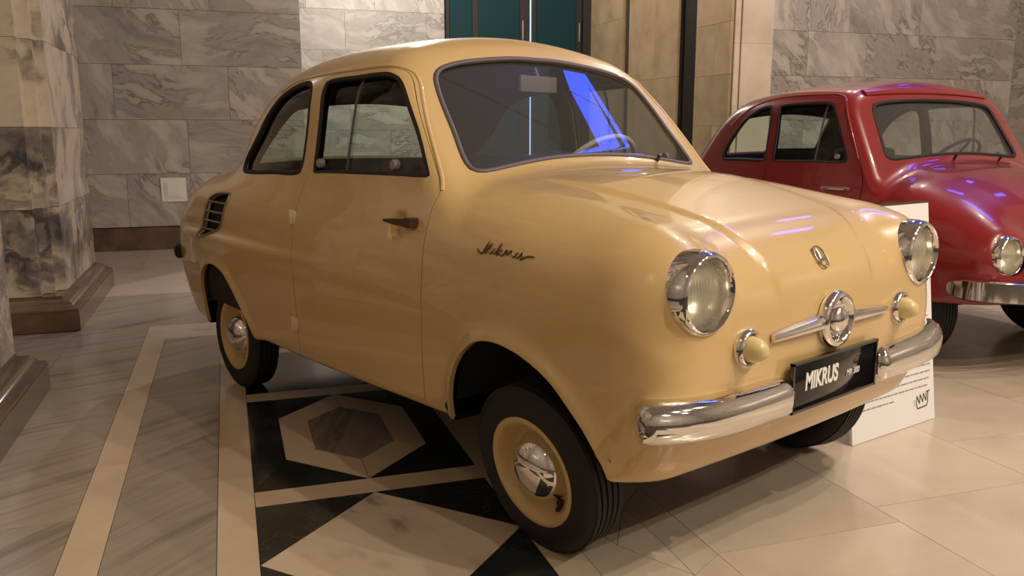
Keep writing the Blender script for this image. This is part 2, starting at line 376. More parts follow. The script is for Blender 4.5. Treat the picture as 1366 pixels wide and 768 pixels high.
# doorway: right reveal (faces -v), back wall with the teal doors, lintel far above
wj = struct('wall_doorway', *join(slab_uv(NU - .4, -6.265, NV1, NV1 + .45, -.1, CEIL), slab_uv(-5.865, UB - .401, NV1, NV1 + .45, -.1, CEIL), slab_uv(-6.265, -5.865, NV1 + .38, NV1 + .45, -.1, CEIL), slab_uv(-6.265, -5.865, NV1, NV1 + .38, 3.42, CEIL)), 'grout', 'deep stone reveal of the doorway')
wall_blocks(wj, NV1, -5.86, UB - .002, 0., 2.9, .52, .7, .75, 'jamb_stone', '-v', seed=3)
wall_blocks(wj, NV1, -7.55, -6.27, 0., 3.2, 1.6, 1.3, 1.3, 'jamb_stone', '-v', seed=4)
wall_blocks(wj, NV1, NU + .02, -7.7, 0., 3.2, .8, 1.2, 1.4, 'jamb_stone', '-v', deep=.06, seed=8)
part('dark_slot_fill', *slab_uv(-6.22, -5.91, NV1 + .03, NV1 + .36, .01, 3.38), 'door_frame_dark', wj)  # added near-black block, its colour standing in for the slot's shade
part('upper_facing', *slab_uv(NU, UB, NV1 - .03, NV1, 3.42, CEIL), 'jamb_stone', wj)
wb = struct('wall_back', *join(slab_uv(NU - .4, NU - .03, NV0 - .45, NV1 + .45, -.1, CEIL), slab_uv(NU - .03, UB - .452, NV0 - .45, NV0 - .03, -.1, CEIL)), 'grout', 'pale marble back wall of the doorway')
wall_blocks(wb, NU - .03, NV0 - .02, 2.04, 0., 3.1, .5, .7, 1.1, 'wall_marble', seed=21)
part('upper_facing', *slab_uv(NU - .03, NU, NV0 - .02, NV1 - .04, 3.102, CEIL), 'wall_marble', wb)
# teal double doors
def dbox(v0, v1, z0, z1, d0, d1): return slab_uv(NU + d0, NU + d1, v0, v1, z0, z1)
dr = struct('door_1', *join(dbox(2.05, 2.09, 0, 3.06, -.03, .05), dbox(4.02, 4.165, 0, 3.06, -.03, .09), dbox(2.05, 4.165, 3.0, 3.09, -.03, .06)), 'door_frame_dark', 'dark teal double doors at the back of the doorway')
for v0, v1 in ((2.10, 2.42), (2.50, 3.10), (3.33, 3.94)):
    part('door_panel', *dbox(v0, v1, .05, 2.98, -.02, .02), 'door_teal', dr)
for v0, v1 in ((2.42, 2.50), (3.10, 3.245), (3.275, 3.33), (3.94, 4.02)):
    part('door_stile', *dbox(v0, v1, .02, 2.99, -.02, .035), 'door_frame_dark', dr)
part('light_gap', *dbox(3.246, 3.274, .05, 2.95, -.02, -.005), 'gap_light', dr)
for v in (3.12, 3.96): part('door_handle', *dbox(v, v + .02, 2.2, 2.45, .036, .07), 'chrome_dull', dr)
# the rest of the hall: side walls, wall behind the camera, ceiling
struct('wall_side', *slab_uv(UB - .4, UF, VL - .4, VL, -.1, CEIL), 'wall_marble')
wf = struct('wall_front', *slab_uv(UF, UF + .4, VL - .4, VR + .4, -.1, CEIL), 'wall_marble')
we = struct('wall_right_side', *slab_uv(UB, UF, VR, VR + .4, -.1, CEIL), 'wall_marble', 'tall marble wall carrying the added blue glow panel')
# unseen blue glow panes, made up to streak the windscreen and bonnet reflections
def slope_pane(P, d0, d1):
    A = [uv(u, VR - d0, z) for u, z in P]; B = [uv(u, VR - d1, z) for u, z in P]; n = len(P)
    return A + B, [tuple(range(n)), tuple(range(n, 2 * n))[::-1]] + [(i, (i + 1) % n, n + (i + 1) % n, n + i) for i in range(n)]
wn = struct('glow_panel_offscreen', *slab_uv(-5.0, -1.2, VR - .02, VR, 5.2, 9.95), 'door_frame_dark', 'unseen dark panel with blue glowing panes added for the windscreen reflection')
for P in ([(-3.5, 9.35), (-2.55, 8.25), (-2.55, 9.2), (-3.5, 9.9)], [(-2.53, 8.22), (-1.5, 7.1), (-1.5, 8.0), (-2.53, 9.17)],
          [(-3.2, 8.85), (-2.4, 7.75), (-2.4, 7.95), (-3.2, 9.05)], [(-2.38, 7.72), (-1.6, 6.7), (-1.6, 6.9), (-2.38, 7.92)],
          [(-4.6, 7.9), (-3.6, 7.2), (-3.6, 7.75), (-4.6, 8.6)], [(-4.4, 5.6), (-4.05, 5.6), (-4.05, 6.1), (-4.4, 6.1)], [(-2.5, 5.6), (-2.2, 5.6), (-2.2, 6.1), (-2.5, 6.1)]):
    part('glow_pane_offscreen', *slope_pane(P, .021, .035), 'blue_glow_pane', wn)
struct('ceiling', *slab_uv(UB - 4.2, UF, VL - .4, VR + .4, CEIL, CEIL + .2), 'plaster')

# ceiling spots: rod, can, bulb and the lamp itself
for k, (u, v, h, pw, lc) in enumerate(SPOTS):
    e = empty('ceiling_spot_offscreen', 'small metal ceiling spot lamp hanging on a rod', 'lamp', uv(u, v, h), 0, 'ceiling spots')
    part('rod', *tube([(0, 0, .16), (0, 0, CEIL - h)], .012), 'lamp_metal', e)
    part('can', *lathe([(.02, .17), (.07, .16), (.085, .10), (.085, -.02), (.078, -.02), (.078, .09), (.02, .12)], 20, 'z', True), 'lamp_metal', e)
    ld = bpy.data.lights.new('spot_light_offscreen', 'POINT'); ld.energy = pw; ld.color = lc; ld.shadow_soft_size = .045
    lo = bpy.data.objects.new('spot_light_offscreen', ld); COL.objects.link(lo); lo.parent = e; lo.location = (0, 0, -.09)

# piers on moulded brown plinths
def pier(u0, u1, v0, v1, label, joints):
    cu, cv = (u0 + u1) / 2, (v0 + v1) / 2
    e = empty('marble_pier', label, 'pillar', uv(cu, cv), GA, 'square marble piers')
    a, b = (u1 - u0) / 2, (v1 - v0) / 2
    def ring(d, ch=0.):
        x, y = a - d, b - d
        if not ch: return [(-x, -y), (x, -y), (x, y), (-x, y)]
        return [(-x, -y), (x, -y), (x, y - ch), (x - ch, y - ch), (x - ch, y - ch * .45), (x - ch * 1.9, y - ch * .45), (x - ch * 1.9, y), (-x, y)]
    part('plinth', *prism(ring(0), 0, .10), 'plinth_brown', e)
    V, F = [], []; prof = [(.004, .101), (.004, .112), (.028, .122), (.038, .138), (.055, .150), (.085, .156), (.085, .166)]
    for d, z in prof: V += [(x, y, z) for x, y in ring(d)]
    for i in range(len(prof) - 1): F += [(4 * i + j, 4 * i + (j + 1) % 4, 4 * i + 4 + (j + 1) % 4, 4 * i + 4 + j) for j in range(4)]
    F += [(3, 2, 1, 0), tuple(4 * (len(prof) - 1) + j for j in range(4))]
    part('base_moulding', V, F, 'plinth_brown', e)
    for z0, z1 in zip(joints[:-1], joints[1:]):
        part('marble_block', *prism(ring(.09, .09), z0 + .001, z1 - .001), 'pier_marble', e)
pier(-3.34, -1.95, -3.0, -1.62, 'square marble pier with dark violet veins beside the grey wall', [.167, .60, 1.0, 1.42, 1.8, 2.3, CEIL])
pier(-.86, .53, -2.96, -1.578, 'square marble pier with brown plinth standing free in the foreground', [.167, .62, 1.05, 1.45, 1.9, CEIL])
# wall socket plate
so = empty('wall_socket', 'white square switch plate on the beige marble wall', 'switch', uv(UB, -1.294, .497), GA)
def sock(x0, x1, s): return box(((x0 + x1) / 2, 0, 0), (x1 - x0, s, s))
part('cover', *sock(.001, .014, .20), 'socket_white', so); part('rocker_frame', *sock(.014, .020, .135), 'socket_white', so)
part('rocker', *sock(.0201, .025, .10), 'socket_white', so)

# ------------------------------------------------------------------ car bodies: implicit surface -> clipped panels
def curve(xs, ys):
    xs = np.array(xs, float); ys = np.array(ys, float); d = np.diff(ys) / np.diff(xs); m = np.zeros_like(ys); hx = np.diff(xs)
    m[1:-1] = (d[:-1] * hx[1:] + d[1:] * hx[:-1]) / (xs[2:] - xs[:-2]); m[0] = d[0]; m[-1] = d[-1]
    def f(x):
        x = np.asarray(x, float); i = np.clip(np.searchsorted(xs, x) - 1, 0, len(xs) - 2); h = xs[i + 1] - xs[i]; t = (x - xs[i]) / h; s = np.clip(t, 0, 1)
        o = (1 + 2 * s) * (1 - s) ** 2 * ys[i] + s * (1 - s) ** 2 * h * m[i] + s * s * (3 - 2 * s) * ys[i + 1] + s * s * (s - 1) * h * m[i + 1]
        return o + np.where(t < 0, t * h * m[0], 0) + np.where(t > 1, (t - 1) * h * m[-1], 0)
    return f
def smax(a, b, k):
    h = np.maximum(k - np.abs(a - b), 0) / k
    return np.maximum(a, b) + h * h * k * .25
def smin(a, b, k): return -smax(-a, -b, k)
def capsule(x, a, z, p, q, r0, r1):
    p = np.array(p); q = np.array(q); d = q - p
    t = np.clip(((x - p[0]) * d[0] + (a - p[1]) * d[1] + (z - p[2]) * d[2]) / (d @ d), 0, 1)
    return np.sqrt((x - p[0] - t * d[0]) ** 2 + (a - p[1] - t * d[1]) ** 2 + (z - p[2] - t * d[2]) ** 2) - (r0 + (r1 - r0) * t)
def polydist(x, z, P, closed=False):
    best = np.full(np.shape(x), 9.); P = list(map(tuple, P)); Q = P + P[:1] if closed else P
    for (a, b), (c, d) in zip(Q[:-1], Q[1:]):
        ex, ez = c - a, d - b; t = np.clip(((x - a) * ex + (z - b) * ez) / (ex * ex + ez * ez + 1e-12), 0, 1)
        best = np.minimum(best, np.hypot(x - a - t * ex, z - b - t * ez))
    return best
def polysd(x, z, P):
    """signed distance to a closed outline, positive inside"""
    P = np.asarray(P); out = np.full(x.shape, -1.); lo = P.min(0) - .15; hi = P.max(0) + .15
    k = np.where((x > lo[0]) & (x < hi[0]) & (z > lo[1]) & (z < hi[1]))[0]
    if not len(k): return out
    xx, zz = x[k], z[k]; ins = np.zeros(len(k), bool); Q = np.vstack([P, P[:1]])
    for (a, b), (c, d) in zip(Q[:-1], Q[1:]):
        if b != d: ins ^= ((b > zz) != (d > zz)) & (xx < (c - a) * (zz - b) / (d - b) + a)
    out[k] = np.where(ins, 1, -1) * polydist(xx, zz, P, True); return out
def sig(x): return 1 / (1 + np.exp(-np.clip(x, -40, 40)))
def body_field(C):
    AR = [resample(spline(A, 3), .05) for A in C['arches']]
    def f(x, y, z):
        a = np.sqrt(y * y + 1e-5)
        top = (z - (C['Tc'](x) - C['Cr'](x) * (a / .6) ** 2)) * .95
        side = a - (C['P'](x) - C['q'](z))
        for A in AR:
            m = (x > A[:, 0].min() - .1) & (x < A[:, 0].max() + .1) & (z < A[:, 1].max() + .1) & (a > .4)
            if m.any():
                b = np.zeros(np.shape(x)); b[m] = C['lip'] * np.exp(-(polydist(x[m], z[m], A) / .026) ** 2); side = side - b
        if 'ridge' in C: side = side - C['ridge'](x, z)
        g = smax(top, side, C['ksh'])
        fr = x - (C['F'](z) - C['fa'] * a * a)
        g = smax(g, fr * .97, C['kfr'])
        for p, q, r0, r1, cut in C['pods']:
            g = smin(g, smax(capsule(x, a, z, p, q, r0, r1), x - cut, .03), C['kpod'])
        g = smax(g, ((C['R'](z) + C['ra'] * a * a) - x) * .9, C['krr'])
        g = smax(g, C['B'](x) - z, .02)
        hs = (a - (C['hw'] - C['ht'] * (z - .86) - .10 * np.maximum(0, -x - .1) ** 2 - .10 * np.maximum(0, x - .1) ** 2)) * .97
        ht = (z - (C['Rf'](x) - C['crown'] * (a / .5) ** 2)) * .95
        h = smax(hs, ht, C['krf'])
        wx, wz, nx, nz, ca = C['ws']; h = smax(h, nx * (x - wx) + nz * (z - wz) + ca * a * a, C['kws'])
        wx, wz, nx, nz, ca = C['rw']; h = smax(h, nx * (x - wx) + nz * (z - wz) + ca * a * a, .12)
        h = smax(h, .6 - z, .05)
        g = smin(g, h, .05)
        if 'hood' in C: g = g - C['hood'](x, a, z)
        for (px, pz, pr, pd) in C.get('dimples', ()):
            yc = C['P'](np.array(px)) - C['q'](np.array(pz)) + pr - pd
            g = smax(g, pr - np.sqrt((x - px) ** 2 + (a - yc) ** 2 + (z - pz) ** 2), .006)
        return g
    return f
def nets(fn, lo, hi, h):
    lo = np.array(lo, float); n = [int(math.ceil((b - a) / h / 4)) * 4 for a, b in zip(lo, hi)]
    lo[1] = -h * n[1] / 2 + h / 2
    cx = [lo[i] + h * (np.arange(n[i] // 4) * 4 + 1.5) for i in range(3)]
    g = np.meshgrid(*cx, indexing='ij'); cv = fn(g[0].ravel(), g[1].ravel(), g[2].ravel()).reshape(g[0].shape)
    rep = lambda a: a.repeat(4, 0).repeat(4, 1).repeat(4, 2)
    val = rep(cv).copy(); act = rep(np.abs(cv) < 4 * h * 2.2); idx = np.argwhere(act); p = lo + h * idx
    val[act] = fn(p[:, 0], p[:, 1], p[:, 2])
    s = val < 0
    c8 = [s[i:n[0] - 1 + i, j:n[1] - 1 + j, k:n[2] - 1 + k] for i in (0, 1) for j in (0, 1) for k in (0, 1)]
    cnt = sum(c.astype(np.int8) for c in c8); cells = np.argwhere((cnt > 0) & (cnt < 8))
    acc = np.zeros((len(cells), 3)); num = np.zeros(len(cells)); cor = [(i, j, k) for i in (0, 1) for j in (0, 1) for k in (0, 1)]
    for A in cor:
        for ax in range(3):
            if A[ax]: continue
            Bc = list(A); Bc[ax] = 1
            va = val[tuple((cells + A).T)]; vb = val[tuple((cells + Bc).T)]; m = (va < 0) != (vb < 0)
            t = np.where(m, va / np.where(m, va - vb, 1), 0); q = cells + np.array(A, float); q[:, ax] += t
            acc[m] += q[m]; num[m] += 1
    V = lo + h * (acc / num[:, None]); vid = -np.ones([k - 1 for k in n], np.int64); vid[tuple(cells.T)] = np.arange(len(cells)); Q = []
    for ax in range(3):
        b, c = (ax + 1) % 3, (ax + 2) % 3; sl = [slice(None)] * 3; s0 = list(sl); s1 = list(sl); s0[ax] = slice(0, -1); s1[ax] = slice(1, None)
        for flip in (0, 1):
            e = (s[tuple(s0)] & ~s[tuple(s1)]) if not flip else (~s[tuple(s0)] & s[tuple(s1)])
            w = np.argwhere(e); w = w[(w[:, b] > 0) & (w[:, c] > 0) & (w[:, b] < n[b] - 1) & (w[:, c] < n[c] - 1)]
            o = []
            for db, dc in ((1, 1), (0, 1), (0, 0), (1, 0)):
                k = w.copy(); k[:, b] -= db; k[:, c] -= dc; o.append(vid[tuple(k.T)])
            Q.append(np.stack(o if not flip else o[::-1], 1))
    Q = np.vstack(Q); Q = Q[(Q >= 0).all(1)]
    V, N = snap(fn, V, 4); return V, N, Q.tolist()
def grad(fn, V, e=1e-3):
    x, y, z = V.T; return np.stack([fn(x + e, y, z) - fn(x - e, y, z), fn(x, y + e, z) - fn(x, y - e, z), fn(x, y, z + e) - fn(x, y, z - e)], 1) / (2 * e)
def snap(fn, V, it=3, level=0.):
    V = V.copy()
    for _ in range(it):
        g = grad(fn, V); V -= ((fn(*V.T) - level) / np.maximum((g * g).sum(1), .05))[:, None] * g
    g = grad(fn, V); return V, g / np.linalg.norm(g, axis=1)[:, None]
def split(M, s, gap=0.):
    """cut a panel along s = 0: returns (where s > gap, where s < -gap)"""
    return keep(M, s - gap), keep(M, -s - gap)
def keep(M, s):
    V, N, F = M; pos = s >= 0; nv = []; nn = []; ek = {}; out = []; base = len(V)
    def cut(a, b):
        k = (a, b) if a < b else (b, a)
        if k not in ek:
            t = s[a] / (s[a] - s[b]); ek[k] = base + len(nv); nv.append(V[a] + (V[b] - V[a]) * t); nn.append(N[a] + (N[b] - N[a]) * t)
        return ek[k]
    for f in F:
        c = sum(1 for i in f if pos[i])
        if c == len(f): out.append(f)
        elif c:
            p = []
            for i, a in enumerate(f):
                b = f[(i + 1) % len(f)]
                if pos[a]: p.append(a)
                if pos[a] != pos[b]: p.append(cut(a, b))
            if len(p) > 2: out.append(p)
    VV = np.vstack([V, np.array(nv)]) if nv else V; NN = np.vstack([N, np.array(nn)]) if nv else N
    used = np.unique(np.concatenate([np.array(f) for f in out])) if out else np.array([], int)
    mp = -np.ones(len(VV), int); mp[used] = np.arange(len(used))
    return VV[used], NN[used], [[int(mp[i]) for i in f] for f in out]
def rim(M, depth):
    """fold the open edges of a panel inwards so that it reads as sheet metal with thickness"""
    V, N, F = M; cnt = {}
    for f in F:
        for i in range(len(f)):
            a, b = f[i], f[(i + 1) % len(f)]; k = (min(a, b), max(a, b))
            cnt[k] = None if k in cnt else (a, b)
    E = [e for e in cnt.values() if e]; V2 = list(V); N2 = list(N); F2 = list(F); mp = {}
    tv = {}
    for a, b in E:
        d = np.cross(V[b] - V[a], N[a]); d /= np.linalg.norm(d) + 1e-9
        for i in (a, b): tv[i] = tv.get(i, 0) + d
    for i, d in tv.items():
        d = d / (np.linalg.norm(d) + 1e-9); mp[i] = len(V2); V2 += [V[i], V[i] - N[i] * depth]; N2 += [d, d]
    for a, b in E: F2.append([mp[b], mp[a], mp[a] + 1, mp[b] + 1])
    return np.array(V2), np.array(N2), F2
def panel(name, M, mat, parent, depth=.014):
    V, N, F = rim(M, depth) if depth else M
    return link(name, mesh_from(V, F, N), mat, parent)
def offset(M, d): return M[0] + M[1] * d, M[1], M[2]
def drop(fn, P, D, far=.35):
    """push points P along direction D (outwards) onto the surface"""
    P = np.array(P, float); D = np.array(D, float); D = D / np.linalg.norm(D); t = np.linspace(far, -far, 300)
    hi = np.full(len(P), far); lo = np.full(len(P), -far); found = np.zeros(len(P), bool)
    for a, b in zip(t[:-1], t[1:]):
        v = fn(*(P + D * b).T); m = (v < 0) & ~found; hi[m] = a; lo[m] = b; found |= m
    for _ in range(20):
        mid = (hi + lo) / 2; v = fn(*(P + D * mid[:, None]).T); hi = np.where(v < 0, hi, mid); lo = np.where(v < 0, mid, lo)
    Q = P + D * ((hi + lo) / 2)[:, None]; g = grad(fn, Q); return Q, g / np.linalg.norm(g, axis=1)[:, None]
def side_pts(fn, P, s): return drop(fn, [(x, s * .62, z) for x, z in P], (0, s, 0))
def oval(h, w, n=8): return circ(w, n, h)
def mir(V): return [(v[0], -v[1], v[2]) for v in V]

def make_wheel(root, x, y, radius, width, rr, rimmat, capmat, side, detail=True, zc=None, camber=0):
    """tyre > rim, hubcap; built facing -y, turned for the other side"""
    w2 = width / 2; r = radius
    prof = [(rr, -w2 * .80), (rr + .012, -w2 * .93), ((rr + r) / 2, -w2 * 1.0), (r - .028, -w2 * .97), (r - .012, -w2 * .84), (r - .004, -w2 * .70)]
    for k in range(5):
        c = -w2 * .62 + k * w2 * .31
        prof += [(r, c - w2 * .10), (r, c + w2 * .10), (r - .007, c + w2 * .115), (r - .007, c + w2 * .195)]
    prof = prof[:-2] + [(r - .004, w2 * .70), (r - .012, w2 * .84), (r - .028, w2 * .97), ((rr + r) / 2, w2), (rr + .012, w2 * .93), (rr, w2 * .8)]
    V, F = lathe(prof, 64, 'y', True)
    t = part('tyre', V, F, 'rubber_tyre', root, 35); t.location = (x, y, zc or radius)
    t.rotation_euler = (R(camber), 0, math.pi if side > 0 else 0)
    o = -w2
    rp = [(rr - .002, o + .020), (rr + .010, o + .010), (rr + .011, o + .003), (rr + .003, o), (rr - .006, o + .006), (rr - .011, o + .022), (rr - .021, o + .042), (rr - .030, o + .050), (rr - .040, o + .047), (.060, o + .044), (.0, o + .044)]
    part('rim', *lathe(rp, 64), rimmat, t, 60)
    k = o + .030
    hp = [(.0825, k + .018), (.0845, k + .010), (.080, k + .004), (.0775, k - .004), (.072, k - .016), (.063, k - .027), (.050, k - .036), (.034, k - .042), (.018, k - .045), (.007, k - .046), (.0, k - .0462)]
    part('hubcap', *lathe(hp, 48), capmat, t, 60)
    if detail:
        for a in (300, 60, 180):
            part('wheel_nut', *at(lathe([(.009, o + .055), (.009, o + .040), (.006, o + .035), (0, o + .035)], 10), (.094 * math.cos(R(a)), 0, .094 * math.sin(R(a)))), 'rust', t)
        part('valve', *tube([(.098 * math.cos(R(-62)), o + .048, .098 * math.sin(R(-62))), (.104 * math.cos(R(-55)), o + .020, .104 * math.sin(R(-55)))], .0055), 'rust', t)
    return t
def wheel_well(root, A, s, yo, yi, top):
    P = resample(spline(A, 4), .03); P = P[P[:, 1] > .305]; n = len(P); V = []; c = P.mean(0)
    for y in (yo, yi):
        for x, z in P:
            V.append((x + (x - c[0]) * .06, s * y, z + .012))
    F = [(i, i + 1, n + i + 1, n + i) for i in range(n - 1)] + [tuple(range(n, 2 * n))]
    return part('wheel_well', V, F, 'well_black', root)

def headlight(root, fn, x, y, z, r, depth, ringmat):
    s = 1 if y > 0 else -1
    ringp = [(r * .97, -depth), (r, -depth * .45), (r * .995, -.004), (r * .965, .012), (r * .91, .022), (r * .85, .025), (r * .80, .020), (r * .775, .008), (r * .765, -.012)]
    h = part('headlight', *at(lathe(ringp, 56, 'x'), (x, y, z)), ringmat, root, 60); h['label'] = 'round headlight with a bright rim'
    rp = [(r * .80, -.004), (r * .7, -.028), (r * .5, -.048), (r * .25, -.058), (0, -.06)]
    part('reflector', *at(lathe(rp, 40, 'x'), (x, y, z)), 'reflector', h)
    V, F = [], []; NY, NZ = 120, 10                       # fluted lens: upright ribs bowed over a shallow dome
    for i in range(NY + 1):
        yy = math.sin((i / NY - .5) * math.pi) * .772; ch = math.sqrt(max(0, .772 ** 2 - yy * yy))
        for j in range(NZ + 1):
            zz = ch * (2 * j / NZ - 1); q2 = (yy * yy + zz * zz) / .6
            V.append((x + .010 - .016 * q2 + .0016 * math.sin(yy * 70 + 5 * zz * zz), y + yy * r, z + zz * r))
    for i in range(NY):
        for j in range(NZ): F.append((i * (NZ + 1) + j, (i + 1) * (NZ + 1) + j, (i + 1) * (NZ + 1) + j + 1, i * (NZ + 1) + j + 1))
    part('lens', V, F, 'lens_glass', h, 80)
    return h
def bumper(root, path, h, d, mat, name='bumper', end=.55, el=.022):
    """rolled chrome blade with rounded ends"""
    P = resample(spline(path, 8), .012); n = len(P)
    L = np.r_[0, np.cumsum(np.linalg.norm(np.diff(P, axis=0), axis=1))]; e = np.minimum(L, L[-1] - L)
    sc = [float(end + (1 - end) * math.sqrt(max(0, 1 - (1 - min(1, k / el)) ** 2))) for k in e]
    sec = [(0, -h * .46), (d * .55, -h * .50), (d * .9, -h * .34), (d, -h * .08), (d * .97, h * .16), (d * .78, h * .36), (d * .4, h * .48), (0, h * .5), (-d * .25, h * .42), (-d * .3, -h * .38)]
    sec = [(-a, b) for a, b in sec]
    return part(name, *sweep(P.tolist(), sec, False, (0, 0, 1), sc), mat, root, 50)
def seat(root, x, y):
    for nm, c, s in (('seat_cushion', (x, y, .50), (.42, .40, .14)), ('seat_back', (x - .24, y, .70), (.13, .40, .42))):
        o = part(nm, *box(c, s), 'seat_cloth', root); bevel_obj(o, .045, 3)

VP = spline([(-.80, .776), (-.90, .772), (-.965, .755), (-.985, .735), (-.995, .69), (-1.015, .637), (-1.025, .60), (-.94, .612), (-.84, .645), (-.805, .68), (-.79, .73), (-.785, .765)], 4, True)
def build_car(C, root):
    """body panels, glazing and lining shared by both cars; returns the surface function"""
    fn = body_field(C); M = nets(fn, (C['x0'], -.75, .12), (C['x1'], .75, 1.36), C['h'])
    paint = C['paint']; V = M[0]
    wx, wz, nx, nz, _ = C['ws']; rx, rz, mx, mz, _ = C['rw']
    ws_t = lambda V: -nz * (V[:, 0] - wx) + nx * (V[:, 2] - wz)
    rw_t = lambda V: mz * (V[:, 0] - rx) - mx * (V[:, 2] - rz)
    sm = lambda P, k=6: spline(P, k, True)
    WS = sm([(a, (z - wz) / nx) for a, z in C['screen']] + [(-a, (z - wz) / nx) for a, z in C['screen'][-2:0:-1]])
    RW = sm([(.30, .355), (.345, .33), (.385, .20), (.405, .10), (.40, .06), (.36, .042), (0, .036), (-.36, .042), (-.40, .06), (-.405, .10), (-.385, .20), (-.345, .33), (-.30, .355), (0, .37)])
    DW, QW, DR = sm(C['doorwin']), sm(C['quarter']), sm(C['door'], 4)
    s_ws = lambda V: np.where((V[:, 0] > 0) & (ws_t(V) > -.06), polysd(V[:, 1], ws_t(V), WS), -1)
    s_rw = lambda V: np.where((V[:, 0] < -.4) & (rw_t(V) > -.02), polysd(V[:, 1], rw_t(V), RW), -1)
    s_side = lambda V, P: np.where(np.abs(V[:, 1]) > .3, polysd(V[:, 0], V[:, 2], P), -1)
    # lining inside the cabin
    Mi = nets(lambda x, y, z: fn(x, y, z) + .03, (C['x0'] + .3, -.75, .3), (C['x1'], .75, 1.36), .025)
    Vi = Mi[0]; si = np.minimum.reduce([Vi[:, 2] - .34, Vi[:, 0] + 1.05, (wx + .12) - Vi[:, 0]])
    Mi = keep(Mi, si)
    for f in (s_ws, s_rw, lambda V: s_side(V, DW), lambda V: s_side(V, QW)): Mi = keep(Mi, -f(Mi[0]) - .002)
    panel('cabin_lining', Mi, 'headliner', root, 0)
    # underbody, arches
    B = C['B']; M, low = split(M, M[0][:, 2] - B(M[0][:, 0]) - .0035)
    for A in C['arches']:
        P = spline(A, 5); P = np.vstack([P, [[P[-1, 0], 0.], [P[0, 0], 0.]]])
        M, low = [keep(q, np.where(np.abs(q[0][:, 1]) > .25, -polysd(q[0][:, 0], q[0][:, 2], P), 1)) for q in (M, low)]
        for s in (-1, 1): wheel_well(root, A, s, .60, .30, .5)
    panel('underbody', low, 'well_black', root, 0)
    for hy, hz, hr in C['lamps']:
        M = keep(M, np.where(M[0][:, 0] > .95, np.hypot(np.abs(M[0][:, 1]) - hy, M[0][:, 2] - hz) - hr, 1))
    if C.get('vent'): M = keep(M, -s_side(M[0], VP))
    # glazing
    g, M = split(M, s_ws(M[0])); panel('windscreen', offset(g, -.010), C['screenmat'], root, 0)
    g, M = split(M, s_rw(M[0])); panel('rear_window', offset(g, -.010), 'glass_side', root, 0)
    # seals of screen and rear window
    for nm, P2, (px, pz, qx, qz), mt in (('windscreen_seal', WS, (wx, wz, nx, nz), C['sealmat']), ('rear_window_seal', RW, (rx, rz, mx, mz), C['sealmat'])):
        P2 = resample(P2, .02, True); sgn = 1 if nm[0] == 'w' else -1
        P3 = [(px - sgn * qz * t * (1 if sgn > 0 else -1), a, pz + sgn * qx * t * (1 if sgn > 0 else -1)) for a, t in P2]
        Q, Nn = drop(fn, P3, (qx, 0, qz), .2)
        part(nm, *sweep(Q.tolist(), oval(.006, C['sealw']), True, [tuple(k) for k in Nn]), mt, root, 60)
    out = {'fn': fn, 'door': {}, 'DW': DW}
    V = M[0]; sd = s_side(V, DR); gp_ = np.where(V[:, 2] < .85, C['gap'], .0004)
    for s in (-1, 1):
        m = s * V[:, 1]; dp, _ = split(M, np.where(m > .2, sd, -1), gp_)
        panes, dp = split(dp, s_side(dp[0], DW))
        do = panel('door', dp, paint, root); out['door'][s] = do
        if C.get('dsplit') is not None:
            for k, q in enumerate((1, -1)):
                gp = keep(panes, q * (panes[0][:, 0] - C['dsplit'] - .06 * (panes[0][:, 2] - .9)) + .012); panel('window_pane', offset(gp, -.016 - .008 * k), 'glass_side', do, 0)
            zt = [(C['dsplit'] + .06 * (z - .9), z) for z in np.linspace(C['doorwin_z'][0], C['doorwin_z'][1], 8)]
            Q, Nn = side_pts(fn, zt, s); part('pane_edge', *sweep((Q - Nn * .016).tolist(), oval(.003, .005, 6), False, [tuple(k) for k in Nn]), 'seal_grey', do)
        Q, Nn = side_pts(fn, resample(DW, .018, True), s); c2 = Q.mean(0); ins = (c2 - Q); ins /= np.linalg.norm(ins, axis=1)[:, None]
        part('window_seal', *sweep((Q - Nn * .005 + ins * .005).tolist(), oval(.006, .008), True, [tuple(k) for k in Nn]), 'rubber_seal', do, 60)
    M = keep(M, -sd - gp_)
    V = M[0]; sq = s_side(V, QW)
    for s in (-1, 1):
        g = keep(M, np.where(s * V[:, 1] > .2, sq, -1)); qo = panel('quarter_window', offset(g, -.014), 'glass_side', root, 0)
        Q, Nn = side_pts(fn, resample(QW, .018, True), s); c2 = Q.mean(0); ins = (c2 - Q); ins /= np.linalg.norm(ins, axis=1)[:, None]
        part('window_seal', *sweep((Q - Nn * .004 + ins * .004).tolist(), oval(.007, .010), True, [tuple(k) for k in Nn]), 'rubber_seal', qo, 60)
        Q, Nn = side_pts(fn, resample(spline(C['drip'], 6), .02), s)
        part('drip_rail', *sweep((Q - Nn * .0005).tolist(), oval(.0045, .0060, 8), False, [tuple(k) for k in Nn]), paint, root, 60)
    M = keep(M, -sq)
    body = panel('body', M, paint, root); out['body'] = body
    # cabin floor and bulkheads keep daylight out of the seams
    part('cabin_floor', *box((-.2, 0, .36), (1.5, 1.0, .03)), 'headliner', root)
    part('chassis', *box((-.15, 0, .29), (2.0, .5, .08)), 'well_black', root)
    for xx in (C['axles']): part('axle', *tube([(xx, -.5, C['tr']), (xx, .5, C['tr'])], .03), 'well_black', root)
    o = part('dashboard', *box((wx - .02, 0, wz - .13), (.18, C['dash'], .14)), 'dark_trim', root); bevel_obj(o, .04, 3)
    seat(root, -.02, -.27); seat(root, -.02, .27)
    o = part('rear_bench', *box((-.62, 0, .62), (.14, .96, .36)), 'seat_cloth', root); bevel_obj(o, .05, 3)
    return out
